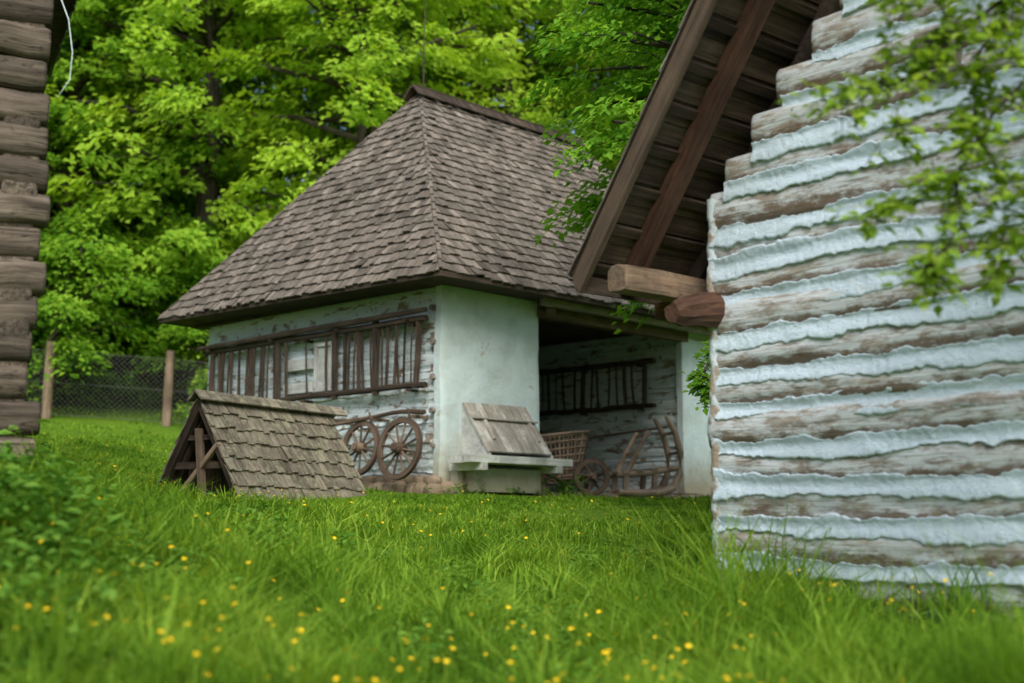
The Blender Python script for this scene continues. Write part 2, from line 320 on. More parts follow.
# ---------------------------------------------------------------- HUT
aL=math.radians(46.5); Ld=V(-math.sin(aL),math.cos(aL),0); Rd=V(math.cos(aL),math.sin(aL),0)
C0=V(-.95,17.5,0)
def hp(u,r,z): return C0+Ld*u+Rd*r+Z*z
HL,HW=5.67,8.2; zb0,zt=.42,3.28
hut=empty('log_hut')
mb=MB()
mb.box(hp(.0,.16,zb0),Rd*1.6,Ld*HL,Z*(zt-zb0),0)
mb.box(hp(.02,1.5,zb0),Rd*.435,Ld*(HL-.04),Z*(zt-zb0),0)
mb.box(hp(.02,5.66,zb0),Rd*(HW-5.66),Ld*(HL-.04),Z*(zt-zb0),0)
mb.box(hp(HL-.2,1.9,zb0),Rd*4,Ld*.16,Z*(zt-zb0),1)
mb.obj('wall_core',[M_plas,M_brown],hut)
def panel(mb,O,d,n,w,h,amp=.015,seed=0,st=.06,mat=0):
    t=np.linspace(0,w,int(w/st)+2); s=np.linspace(0,h,int(h/st)+2); T,S=np.meshgrid(t,s,indexing='ij')
    o=amp*fbm(T*1.5,S*1.5,seed,4); ed=np.minimum(np.minimum(T,w-T)/.05,1); o=o-.03*(1-ed)**2
    P=V(*O)+T[...,None]*d+S[...,None]*Z+o[...,None]*n
    b=P.copy(); mb.grid(P,mat)
    for e in(P[0],P[-1]):
        mb.grid(np.stack([e,e-n*.12],0),mat)
mb=MB()
panel(mb,hp(-.03,-.02,zb0),Rd,-Ld,1.97,zt-zb0-.02,.045,3)
panel(mb,hp(-.03,5.5,zb0-.1),Rd,-Ld,2.7,zt-zb0-.1,.03,4)
mb.obj('plaster_wall',[M_plas],hut,True)
mbl=MB();mbp=MB()
log_wall(mbl,mbp,hp(0,0.06,0),Ld,-Rd,lambda z:(.1,HL),.5,.232,12,.04,.055,.05,dt=.03,seed=31,rag=.22,warp=.03,lump=.016)
log_wall(mbl,mbp,hp(0,5.6,0),Ld,-Rd,lambda z:(.05,HL),.4,.24,12,.045,.05,.04,dt=.05,seed=37,rag=.16,warp=.03)
mbl.obj('log_wall',[M_hutlog],hut,True); mbp.obj('chinking',[M_hutlime],hut,True)
mb=MB()
for i in range(11):
    z=.62+i*.232+random.uniform(-.02,.02)
    if i%2==0: mb.tube([hp(.14,.06,z),hp(.14,-.06-random.random()*.03,z)],[.05,.04],7,rough=.3)
mb.obj('corner_log_ends',[M_grey],hut)
mb=MB()
def stone(mb,c,r,seed,mat=0):
    n=10;m=7; P=[]
    for i in range(m):
        ph=math.pi*i/(m-1)
        row=[]
        for j in range(n+1):
            th=2*math.pi*(j%n)/n; dd=V(math.sin(ph)*math.cos(th),math.sin(ph)*math.sin(th),math.cos(ph))
            dd=np.sign(dd)*np.abs(dd)**.7
            k=1+.25*float(vn(dd[0]*2+seed,dd[1]*2+dd[2]*3,seed)); row.append(V(*c)+(Rd*dd[0]*r[0]+Ld*dd[1]*r[1])*k+Z*dd[2]*r[2]*k)
        P.append(row)
    mb.grid(np.array(P),mat,flip=True)
for k in range(30):
    u=k*.2+random.uniform(-.04,.04); stone(mb,hp(u,-.14,.44+.02*u),(random.uniform(.1,.16),.14,.11+random.random()*.04),k)
    stone(mb,hp(u+.1,-.07,.58+.02*u),(random.uniform(.09,.15),.14,.08),k+100)
for k in range(10): stone(mb,hp(-.08,.05+k*.2,.46),(.12,.13,.1+random.random()*.05),k+40)
for k in range(7): stone(mb,hp(-.12,5.5+k*.3,.4),(.17,.14,.1),k+60)
for k in range(9): stone(mb,hp(-.14,2.1+k*.4,.39),(.22,.14,.1),k+80)
mb.obj('stone_foundation',[M_stone],hut,True)
mb=MB(); mb.box(hp(-.05,1.9,.3),Rd*3.7,Ld*5.6,Z*.13,0); mb.beam(hp(-.1,3.6,.47),hp(-.1,5.6,.47),.16,.08,mat=0); mb.obj('earth_floor',[M_brown],hut)
mb=MB()
mb.beam(hp(0,-.35,3.36),hp(0,HW+.3,3.36),.2,.2,mat=0)
mb.beam(hp(.02,1.9,3.12),hp(.02,5.6,3.12),.16,.18,mat=1)
mb.beam(hp(-.35,.05,3.35),hp(HL+.35,.05,3.35),.2,.18,mat=0)
for k in range(9): mb.tube([hp(-.36,.3+k*.98,3.34),hp(.6,.3+k*.98,3.34)],.075,8)
for k in range(8): mb.tube([hp(.3+k*.75,-.42,3.36),hp(.3+k*.75,.6,3.36)],.05,8)
for k in range(34): mb.beam(hp(.1+k*.165,1.95,3.42),hp(.1+k*.165,5.6,3.42),.15,.02,mat=0)
mb.tube([hp(-.15,1.95,3.13),hp(-.25,2.05,3.12)],.09,9,mat=1)
mb.beam(hp(-.3,1.7,3.2),hp(-.3,8.3,3.2),.1,.1,mat=2)
mb.obj('eave_beams',[M_dark,M_brown,M_grey],hut)
o_=.57; ze=3.31; zr=7.13
E1,E2,E3,E4=hp(-o_,-o_,ze-.02),hp(HL+o_,-o_,ze+.08),hp(HL+o_,HW+o_,ze),hp(-o_,HW+o_,ze)
A,B=hp(2.83,2.12,zr),hp(2.83,6.1,zr)
mb=MB()
shingles(mb,E2,E1,A,A+(E1-E2)*1e-4,25,.08,.17,lift=.036,drop=.05,th=.022)
shingles(mb,E1,E4,A,B,25,.08,.17,lift=.036,drop=.05,th=.022)
shingles(mb,E4,E3,B,B+(E3-E4)*1e-4,24,.14,.24)
shingles(mb,E3,E2,B,A,24,.14,.24)
mb.add([E1,E2,E3,E4,A,B],[(0,3,5,4)],1); mb.add([E1,E2,A],[(1,0,2)],1); mb.add([E3,E4,B],[(1,0,2)],1); mb.add([E2,E3,B,A],[(1,0,3,2)],1)
mb.add([E1+Z*-.05,E2+Z*-.05,E3-Z*.05,E4-Z*.05],[(0,1,2,3)],1)
for a,b in((E1,E4),(E1,E2),(E2,E3),(E3,E4)):
    mb.beam(a-Z*.03,b-Z*.03,.03,.07,mat=1)
for a,b in((E1,A),(E2,A),(E4,B),(E3,B)):
    m=25
    for i in range(m):
        p=a+(b-a)*(i/m);q=a+(b-a)*((i+1.2)/m)
        mb.beam(p+Z*.045,q+Z*.012,.05,.02,mat=0,rnd=.2+.4*random.random())
sl=nz(A-B)
for sgn in(1,-1):
    x=-.12
    while x<4.1:
        w=random.uniform(.12,.2); p=A+Rd*x; dn=Ld*(-sgn)*.66-Z*.75
        top=p+Z*(.13 if sgn>0 else .1)+Ld*(-sgn)*.02; mb.beam(top,top+dn*.26,w-.008,.02,up=Ld,mat=1,rnd=random.random()); x+=w
mb.beam(A+Z*.12-Rd*.15,B+Z*.12+Rd*.15,.1,.05,mat=1)
mb.tube([hp(2.83,2.2,zr),hp(2.83,2.2,zr+1.0),hp(2.83,2.23,zr+1.75)],[.014,.011,.007],6,mat=1)
mb.obj('shingle_roof',[M_shingle,M_dark],hut)
mb=MB()
def wl(t,out,z): return hp(t,-out,z)
mb.beam(wl(2.3,.04,2.32),wl(2.62,.04,2.32),.05,.62,mat=0,up=Z)
for t in(2.26,2.66): mb.beam(wl(t,.06,1.98),wl(t,.06,2.68),.06,.06,up=Rd,mat=0)
for z in(1.99,2.66): mb.beam(wl(2.22,.065,z),wl(2.70,.065,z),.05,.06,mat=0)
for z in (2.05,2.4): mb.beam(wl(2.75,.05,z),wl(3.45,.05,z),.05,.16,mat=0)
mb.obj('window_shutter',[M_white],hut)

def rack(name,P,t0,t1,z0,z1,nb,seed,mat=M_dark,sparse=None):
    random.seed(seed); mb=MB()
    for z,r in((z0,.045),(z1,.05)):
        m=14; mb.tube([P(t0-.12+(t1-t0+.24)*i/m,.13,z+random.uniform(-.012,.012)) for i in range(m+1)],[r]*(m+1),7)
    for k in range(nb):
        t=t0+(t1-t0)*(k+.5)/nb+random.uniform(-.035,.035); dt=random.uniform(-.06,.06)
        if sparse and sparse[0]<t<sparse[1] and k%4: continue
        r=.013+random.random()*.02
        if k in(0,nb-1) or (not sparse and k==nb//2): r=.045
        mb.tube([P(t,.13,z0-.03),P(t+dt*.6,.13+random.uniform(-.01,.02),(z0+z1)/2),P(t+dt,.13,z1+.03)],r,6)
    if sparse:
        for t in(sparse[0],sparse[1],(t0+sparse[0])/2): mb.beam(P(t,.14,z0-.08),P(t+.02,.14,z1+.08),.09,.05,up=Rd)
    for t in(t0+.2,t1-.2,(t0+t1)/2):
        for z in(z0,z1): mb.beam(P(t,-.02,z-.06),P(t,.18,z-.06),.04,.04)
    return mb.obj(name,[mat])
rack('hay_rack',wl,.3,5.4,1.89,2.8,42,1,sparse=(2.12,3.5))
mb=MB(); mb.tube([wl(.1,.21,2.9),wl(1.5,.2,2.885),wl(3,.21,2.88),wl(5.6,.21,2.86)],[.035,.045,.045,.04],8)
for t in(.5,2,3.6,5.3): mb.beam(wl(t,-.02,2.81),wl(t,.26,2.81),.04,.04)
mb.obj('hanging_wooden_pole',[M_dark])
bw=lambda t,out,z: hp(t,5.56-out,z)
rack('hay_rack.001',bw,.65,3.6,2.0,2.75,15,3)
mb=MB(); mb.tube([bw(.3,.1,1.62),bw(2.2,.1,1.5),bw(4,.1,1.4)],.02,6); mb.beam(bw(.9,-.05,1.58),bw(.9,.14,1.58),.03,.03); mb.beam(bw(3.2,-.05,1.42),bw(3.2,.14,1.42),.03,.03); mb.obj('hanging_wooden_pole.001',[M_brown])
random.seed(11)
mb,_=wheel('',hp(.46,-.34,1.02),-Rd+Z*.15,.43); mb.obj('wagon_wheel',[M_brown,M_iron])
mb,_=wheel('',hp(1.28,-.34,1.06),-Rd+Z*.15,.39,10); mb.obj('wagon_wheel.001',[M_brown,M_iron])
mb=MB(); m=10
mb.tube([wl(.1+2.2*i/m,.22+.02*math.sin(i),1.5+.03*math.sin(i*.7)) for i in range(m+1)],[.035-.0015*i for i in range(m+1)],7)
mb.tube([wl(1.1,.3,1.48),wl(1.8,.34,1.42),wl(2.7,.4,1.3)],[.03,.03,.025],7)
for t in(.3,1.1,1.9): mb.beam(wl(t,-.02,1.45),wl(t,.32,1.45),.05,.04); mb.tube([wl(t,.3,1.42),wl(t,.34,1.55)],.015,6)
mb.obj('wagon_shaft',[M_brown])
mb=MB()
def hq(r,out,z): return C0+Rd*r-Ld*out+Z*z
zl,zh,pr=.97,1.66,.56
for k in range(7):
    r=.42+k*.18; mb.beam(hq(r,.06,zh+random.uniform(-.01,.01)),hq(r+.0,pr,zl),.172,.03,up=Z,mat=1,rnd=.35+random.random()*.4)
for r in(.55,1.45): mb.beam(hq(r,.18,zh-.11),hq(r,pr-.1,zl+.18),.05,.03,up=Z,mat=1)
mb.beam(hq(.34,.26,1.44),hq(1.62,.26,1.44),.06,.02,mat=1)
for r in(.36,1.6):
    mb.add([hq(r,.02,zl-.05),hq(r,pr,zl-.05),hq(r,pr,zl-.03),hq(r,.02,zh-.02),hq(r+.03,.02,zl-.05),hq(r+.03,pr,zl-.05),hq(r+.03,pr,zl-.03),hq(r+.03,.02,zh-.02)],[(0,1,2,3),(7,6,5,4),(0,4,5,1),(1,5,6,2),(2,6,7,3)],0)
mb.beam(hq(-.02,pr-.04,.87),hq(1.98,pr-.04,.87),.2,.1,mat=0); mb.beam(hq(-.02,.3,.86),hq(1.98,.3,.86),.3,.09,mat=0)
mb.beam(hq(.2,-.02,.77),hq(.2,pr+.06,.77),.12,.1,mat=0); mb.beam(hq(1.7,-.02,.77),hq(1.7,pr+.06,.77),.12,.1,mat=0)
mb.beam(hq(.3,.2,.6),hq(1.6,.2,.6),.3,.32,mat=2)
for r in(.2,1.7): mb.beam(hq(r,.1,.73),hq(r,.1,.4),.12,.12,mat=2,up=Rd)
M_lid=wood('weathered_lid',(.28,.26,.22),(.5,.47,.41),var=.3,patch=(.6,.62,.59),patch_lo=.52,patch_hi=.66,patch_scale=3,cracks=.4)
mb.obj('cellar_hatch',[M_white,M_lid,M_plas])
# ---------------------------------------------------------------- sled & basket cart
def sled():
    mb=MB(); o=V(1.72,19.9,.44); ex=nz(V(.95,.3,0)); ey=nz(V(-.3,.95,0))
    q=lambda x,y,z:o+ex*x*1.06+ey*y+Z*z*1.08
    for y in(0,.45):
        mb.tube([q(-.1,y,.05),q(.25,y,.04),q(.55,y,.05),q(.76,y,.12),q(.86,y,.32),q(.88,y,.6),q(.8,y,.9),q(.66,y,1.14)],[.045,.055,.065,.065,.06,.055,.05,.035],8)
        mb.tube([q(-.12,y,.3),q(.35,y,.32),q(.84,y,.4)],.045,8)
        for x in(.0,.45): mb.beam(q(x,y,.06),q(x+.02,y,.3),.07,.07,up=ex)
        mb.tube([q(.05,y,.33),q(.2,y,.62),q(.38,y,.92)],[.04,.04,.032],7)
    for x,z in((.0,.33),(.22,.35),(.45,.37),(.7,.4)): mb.beam(q(x,-.06,z),q(x,.52,z),.1,.035)
    for x,z in((.88,.62),(.79,.9),(.36,.86),(.2,.6)): mb.beam(q(x,-.05,z),q(x,.5,z),.05,.04)
    mb.obj('wooden_sled',[wood('pale_sled_wood',(.17,.125,.09),(.4,.31,.225),var=.4)])
sled()
def cart():
    e=empty('wicker_basket_cart'); mb=MB(); o=V(.66,19.5,.42); ex=nz(V(.97,.25,0)); ey=nz(V(-.25,.97,0))
    q=lambda x,y,z:o+ex*x+ey*y+Z*z
    def pt(th,s):
        a=.32+.24*s**.8; b=.22+.15*s**.8; x=a*math.cos(th); y=b*math.sin(th); z=.2+.7*s
        return q(x-.06*s,y,z+.12*x)
    for k in range(24):
        th=2*math.pi*k/24; mb.tube([pt(th,s) for s in(0,.3,.6,1)],.018,5)
    for s in(0,.12,.25,.4,.55,.7,.85,1):
        mb.tube([pt(2*math.pi*k/24,s) for k in range(25)],.016+.012*(s==1),5,cap=False)
    for x in(-.15,0,.15): mb.beam(q(x,-.2,.2),q(x,.2,.2),.1,.02)
    mb.obj('wicker_basket',[M_sled],e)
    mb=MB()
    for y in(-.24,.24): mb.tube([q(-.5,y,.45),q(0,y,.24),q(.45,y,.27),q(.66,y,.34)],[.022,.03,.03,.022],7)
    mb.beam(q(.4,-.36,.3),q(.4,.36,.3),.06,.06); 
    for y in(-.24,.24): mb.beam(q(-.3,y,0),q(-.3,y,.36),.045,.045,up=ex)
    mb.obj('frame',[M_brown],e)
    for y in(-.36,.36):
        w,_=wheel('',q(.44,y,.28),ey*(1 if y>0 else -1),.28,8,.055,.04); w.obj('cart_wheel',[M_brown,M_iron],e)
cart()
# ---------------------------------------------------------------- small cellar roof
rc=empty('root_cellar'); ra=V(-3.6,15,0); rd=V(.5,.866,0); pd=V(.866,-.5,0)
def rp(x,y,z): return ra+rd*x+pd*y+Z*z
zA=1.45;W=.66;zG=.28;Ln=2.4
mb=MB()
shingles(mb,rp(-.06,W,zG),rp(Ln,W,zG),rp(-.06,0,zA),rp(Ln,0,zA),7,.07,.16,lift=.034,th=.024,drop=.05)
shingles(mb,rp(Ln,-W,zG),rp(-.06,-W,zG),rp(Ln,0,zA),rp(-.06,0,zA),7,.07,.16,lift=.034,th=.024,drop=.05)
for s in(1,-1): mb.add([rp(0,s*W,zG),rp(Ln-.03,s*W,zG),rp(Ln-.03,0,zA-.01),rp(0,0,zA-.01)],[(0,1,2,3)],1)
x=-.1
while x<Ln: 
    w=random.uniform(.16,.3); mb.beam(rp(x,.05,zA+.035),rp(x+w-.01,.05,zA+.035),.16,.022,up=nz(pd*.7+Z*.7),mat=0); mb.beam(rp(x,-.06,zA+.03),rp(x+w-.01,-.06,zA+.03),.16,.022,up=nz(-pd*.7+Z*.7),mat=0);x+=w
mb.obj('shingle_roof',[M_moss,M_dark],rc)
mb=MB()
for x in(.0,.14,Ln-.12):
    for s in(1,-1): mb.beam(rp(x,s*(W-.03),zG),rp(x,0,zA-.06),.07,.08,up=rd,mat=0)
mb.beam(rp(.03,-.42,.68),rp(.03,.42,.68),.06,.08,mat=0); mb.beam(rp(.03,-.25,1.0),rp(.03,.25,1.0),.05,.06,mat=0)
mb.beam(rp(-.02,.1,.2),rp(-.02,.0,1.1),.1,.04,up=pd,mat=1); mb.beam(rp(-.03,-.3,.3),rp(-.03,.32,.92),.05,.05,mat=1)
y=-.6
while y<.6:
    hgt=zG+(zA-zG)*(1-abs(y)/W)-.1; mb.beam(rp(.3,y,.1),rp(.3,y,max(.3,hgt)),.1,.02,up=rd,mat=0); y+=.108
mb.obj('gable_frame',[M_dark,M_sled],rc)

# ---------------------------------------------------------------- RIGHT HOUSE
house=empty('whitewashed_log_house'); D=V(1.49,9.5,0); dd=nz(V(.66,-.75,0)); nn=nz(V(.75,.66,0)); zq=-.56
def gp(s,b,z): return D+dd*s+nn*b+Z*z
GW=5.2; sl_=1.4; z1=2.42; wsl=1.0
def ext(z):
    k=max(0,(z-z1)/wsl)
    return (k,GW-k) if GW-2*k>.2 else None
mbl=MB();mbp=MB()
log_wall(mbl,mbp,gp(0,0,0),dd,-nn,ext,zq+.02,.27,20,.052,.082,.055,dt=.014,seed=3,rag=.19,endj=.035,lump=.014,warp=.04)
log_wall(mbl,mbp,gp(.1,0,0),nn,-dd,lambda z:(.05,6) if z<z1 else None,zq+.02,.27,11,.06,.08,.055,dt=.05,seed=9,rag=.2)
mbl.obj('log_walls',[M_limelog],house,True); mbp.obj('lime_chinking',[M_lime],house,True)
mb=MB()
mb.box(gp(.16,.12,zq),dd*(GW-.3),nn*5.9,Z*(z1-zq),0)
pk=z1+sl_*GW/2
mb.add([gp(.05,.12,z1),gp(GW-.05,.12,z1),gp(GW/2,.12,pk-.05)],[(0,1,2)],1); mb.add([gp(.2,5.9,z1),gp(GW-.2,5.9,z1),gp(GW/2,5.9,pk-.2)],[(2,1,0)],1)
mb.obj('wall_core',[M_lime,M_dark],house)
mb=MB()
t=np.linspace(zq+.03,z1-.02,200); prof=[(-.012,.14),(-.03,.03),(-.024,-.03),(.01,-.066),(.05,-.064),(.075,-.03)]
P=np.array([[gp(s+.03*float(fbm(z*4,k*.3,61,4))+.012*(1 if math.sin((z-zq)*23.3)>.5 else 0),b-.012*float(fbm(z*5,k*2,67,4)),z) for k,(s,b) in enumerate(prof)] for z in t])
mb.grid(P,0,flip=True)
M_corner=plaster('corner_limewash',(.58,.67,.73),(.34,.29,.23),lo=.48,hi=.56,scale=6,bump=.8)
mb.obj('plastered_corner',[M_corner],house,True)
mb=MB(); mb.box(gp(-.05,-.06,zq-.3),dd*(GW+.1),nn*6.1,Z*.34); mb.obj('foundation_sill',[M_grey],house)
mb=MB(); so,zo=1.98,2.98
mb.beam(gp(so-.09,-.05,zo),gp(so+.09,-.05,zo),.16,.22,mat=0)
for z in(zo-.13,zo+.13): mb.beam(gp(so-.15,-.08,z),gp(so+.15,-.08,z),.12,.035,mat=1)
for s in(so-.11,so+.11): mb.beam(gp(s,-.08,zo-.11),gp(s,-.08,zo+.11),.035,.12,up=nn,mat=1)
mb.obj('attic_window',[M_black,M_grey],house)
zu=2.52; ev=.57; vg=.84; bk=6.5
def ru(s,b,off=0): 
    z=zu+sl_*(s if s<=GW/2 else GW-s)
    return gp(s,b,z+off)
mb=MB()
for sg in(0,1):
    f=(lambda s,b,o: ru(s,b,o)) if sg==0 else (lambda s,b,o: ru(GW-s,b,o))
    m=17
    for i in range(m):
        s=-ev+.05+i*(GW/2+ev)/m; mb.beam(f(s,-vg+.03,.085),f(s,bk,.085),.07,.035,up=nz(Z-dd*sl_*(1-2*sg)*.7),mat=4)
    for b in([-.36]+[.35+.9*k for k in range(7)]):
        mb.beam(f(-ev+.02,b,.0),f(GW/2,b,.0),.12,.13,up=nn,mat=2 if b<0 else 1)
    a=[f(-ev-.04,-vg-.02,z) for z in(-.1,.14)]; c=[f(GW/2,-vg-.02,z) for z in(-.1,.14)]
    a[0]=f(-ev+.03,-vg-.02,-.09)
    a2=[p+nn*.05 for p in a]; c2=[p+nn*.05 for p in c]
    mb.add([a[0],c[0],c[1],a[1],a2[0],c2[0],c2[1],a2[1]],[(0,1,2,3),(7,6,5,4),(0,4,5,1),(3,2,6,7),(0,3,7,4)],3,.2,lc=[V(0,0,0),V(4,0,0),V(4,.2,0),V(0,.2,0),V(0,0,.05),V(4,0,.05),V(4,.2,.05),V(0,.2,.05)])
    P=[f(-ev-.05,-vg-.04,.15),f(-ev-.05,bk,.15),f(GW/2,-vg-.04,.15),f(GW/2,bk,.15)]
    if sg==0: shingles(mb,P[1],P[0],P[3],P[2],17,.12,.2,mat=0)
    else: shingles(mb,P[0],P[1],P[2],P[3],17,.12,.2,mat=0)
    m=34
    for i in range(m):
        s0=-ev-.04+i*(GW/2+ev+.04)/m; s1=s0+(GW/2+ev+.04)/m-.008
        o1=.125+.008*(i%2)
        mb.add([f(s0,-vg,o1),f(s0,bk,o1),f(s1,bk,o1),f(s1,-vg,o1)],[(0,1,2,3)],4,random.random(),lc=[V(0,i,0),V(7,i,0),V(7,i+.12,0),V(0,i+.12,0)])
    mb.add(P,[(0,1,3,2)],1)
    mb.beam(f(-ev,-vg,.03),f(-ev,bk,.03),.03,.12,mat=1)
mb.beam(gp(GW/2,-vg,pk+.3),gp(GW/2,bk,pk+.3),.2,.05,mat=1)
M_under=wood('roof_underside_boards',(.035,.026,.019),(.12,.088,.064),var=.9)
mb.obj('shingle_roof',[M_shingle,M_dark,M_red,M_brown,M_under],house)
mb=MB()
mb.tube([gp(-.24,-.77,1.75),gp(-.24,-.76,1.75),gp(-.24,-.4,1.755),gp(-.24,0,1.75),gp(-.24,3,1.75),gp(-.24,6,1.75)],[.092,.1,.104,.104,.104,.104],16,mat=0,rnd=.5,rough=.12,sq=.5,sx=.95)
mb.tube([gp(.08,-.55,1.49),gp(.07,-.45,1.5),gp(.06,-.25,1.54),gp(.06,-.1,1.56),gp(.06,.3,1.55)],[.065,.09,.105,.115,.115],14,mat=1,rough=.3)
mb.beam(gp(-.5,-.02,1.62),gp(.12,-.02,1.62),.14,.12,mat=1)
mb.obj('wall_plates',[M_cut,M_red],house)
# ---------------------------------------------------------------- LEFT CABIN
cab=empty('weathered_log_cabin'); Eo=V(-3.36,9.0,0); e1=nz(V(-.9,-.42,0)); e2=nz(V(-.42,.9,0)); zg=.12
mb=MB(); ph=.245
for i in range(20):
    z=zg+.12+i*ph; r=.125
    pr=random.uniform(-.03,.08)
    pts=[Eo-e1*(pr)+Z*z, Eo-e1*(pr-.02)+Z*z]+[Eo+e1*x+Z*(z+random.uniform(-.012,.012)) for x in(.13,.3,.5,.75,1,2,3,4)]
    mb.tube(pts,[r*.84,r*.93]+[r*random.uniform(.92,1.0) for _ in range(8)],20,rough=.07,sq=.68)
    z2=z+ph/2; pr=random.uniform(.03,.12)
    pts=[Eo-e2*pr+e1*.14+Z*z2,Eo-e2*(pr-.02)+e1*.14+Z*z2]+[Eo+e2*x+e1*.14+Z*z2 for x in(.2,1,2,3,4,5)]
    mb.tube(pts,[r*.86]+[r*.97]*7,20,rough=.08,sq=.55)
mb.obj('log_walls',[M_oldlog],cab,True)
mb=MB(); mb.box(Eo+e1*.24+e2*.1+Z*zg,e1*3.7,e2*4.8,Z*4.85); mb.obj('wall_core',[M_dark],cab)
mb=MB()
for k in range(6): 
    c=Eo+e1*(k*.4)+Z*(zg-.03); stone(mb,c,(.22,.2,.14),k+5)
    c=Eo+e2*(k*.4)+Z*(zg-.03); stone(mb,c,(.2,.22,.14),k+25)
mb.obj('stone_foundation',[M_stone],cab,True)
mb=MB(); zc=5.05
a=Eo-e1*.5-e2*.5+Z*zc; b=a+e1*5; c=b+e2*6; d=a+e2*6; r1=a+e1*2.5+Z*3; r2=d+e1*2.5+Z*3
shingles(mb,d,a,r2,r1,18,.14,.24); shingles(mb,b,c,r1,r2,18,.14,.24)
mb.add([a,b,c,d,r1,r2],[(0,3,5,4),(1,4,5,2),(0,1,2,3)],1); mb.add([a,b,r1],[(0,1,2)],1); mb.add([c,d,r2],[(0,1,2)],1)
mb.obj('shingle_roof',[M_shingle,M_dark],cab)
mb=MB(); w0=Eo-e1*.1-e2*.12
mb.tube([w0+Z*3.7+V(-.05,0,.1),w0+Z*3.6+V(.03,0,0),w0+Z*3.35+V(.07,0,0),w0+Z*3.15+V(.06,0,0),w0+Z*3.02+V(-.02,0,0)],.004,6); mb.obj('wire_hook',[M_plas],None,True)
# ---------------------------------------------------------------- FENCE
fe=empty('wire_fence'); mb=MB()
fp=[(-16,26.0),(-12.3,26.5),(-9.7,27.0),(-7.35,27.6),(-5,28.3),(-2.6,29)]
for x,y in fp:
    z=gh(x,y); mb.tube([(x,y,z-.3),(x+.02,y,z+.8),(x+random.uniform(-.04,.04),y,z+1.6)],[.1,.095,.085],9,rough=.1)
mb.obj('posts',[M_sled],fe)
mb=MB()
for (xa,ya),(xb,yb) in zip(fp[:-1],fp[1:]):
    L=math.hypot(xb-xa,yb-ya); za,zb_=gh(xa,ya),gh(xb,yb); H=1.35
    P=lambda u,h: V(xa+(xb-xa)*u/L,ya+(yb-ya)*u/L,za+(zb_-za)*u/L+.08+h)
    for h in(0,H/2,H): mb.beam(P(0,h),P(L,h),.007,.007)
    u=-H
    while u<L:
        for sg in(0,1):
            u0,u1=u,u+H; h0,h1=(0,H) if sg==0 else (H,0)
            if u0<0: h0+= (h1-h0)*(-u0)/H; u0=0
            if u1>L: h1=h0+(h1-h0)*(L-u0)/(u1-u0); u1=L
            if u1-u0>.02: mb.beam(P(u0,h0),P(u1,h1),.0045,.0045)
        u+=.11
mb.obj('wire_mesh',[M_wire],fe)
# ---------------------------------------------------------------- TREES
def leaf_block(mb,P,N,Dr,S,wr,mat,rnd):
    N=N/np.linalg.norm(N,axis=1,keepdims=True); Sd=np.cross(Dr,N); Sd/=np.linalg.norm(Sd,axis=1,keepdims=True)+1e-9; Dr=np.cross(N,Sd)
    S=S[:,None]; n=len(P)
    v=np.stack([P,P+Dr*S*.45+Sd*S*wr/2+N*S*.06,P+Dr*S-N*S*.12,P+Dr*S*.45-Sd*S*wr/2+N*S*.06],1).reshape(-1,3)
    mb.add(v,np.arange(4*n).reshape(n,4),mat,rnd)
def clumps(mb,C,OUT,R,per,ls,mat,th=.16,wr=.62,base=None):
    k=len(C); n=k*per; ci=np.repeat(np.arange(k),per)
    rr=np.sqrt(rng.random(n)); ph=rng.random(n)*2*math.pi
    Rr=R[ci]; lx=rr*np.cos(ph)*Rr; ly=rr*np.sin(ph)*Rr
    out=OUT[ci]; side=np.cross(out,Z); side/=np.linalg.norm(side,axis=1,keepdims=True)+1e-9
    P=C[ci]+out*lx[:,None]*1.15+side*ly[:,None]*.85
    P[:,2]+= -.35*(rr*Rr)**2/np.maximum(Rr,.1)*1.0 -.3*lx + rng.normal(0,1,n)*th*Rr
    N=np.stack([rng.normal(0,.42,n),rng.normal(0,.42,n),np.ones(n)],1)+out*.6
    Dr=out*.8+side*(ly/np.maximum(Rr,.1))[:,None]+rng.normal(0,.5,(n,3)); Dr[:,2]-=.5
    cr=(rng.random(k) if base is None else base)
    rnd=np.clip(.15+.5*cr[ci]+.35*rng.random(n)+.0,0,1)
    leaf_block(mb,P,N,Dr,ls*rng.uniform(.7,1.25,n),wr,mat,rnd)
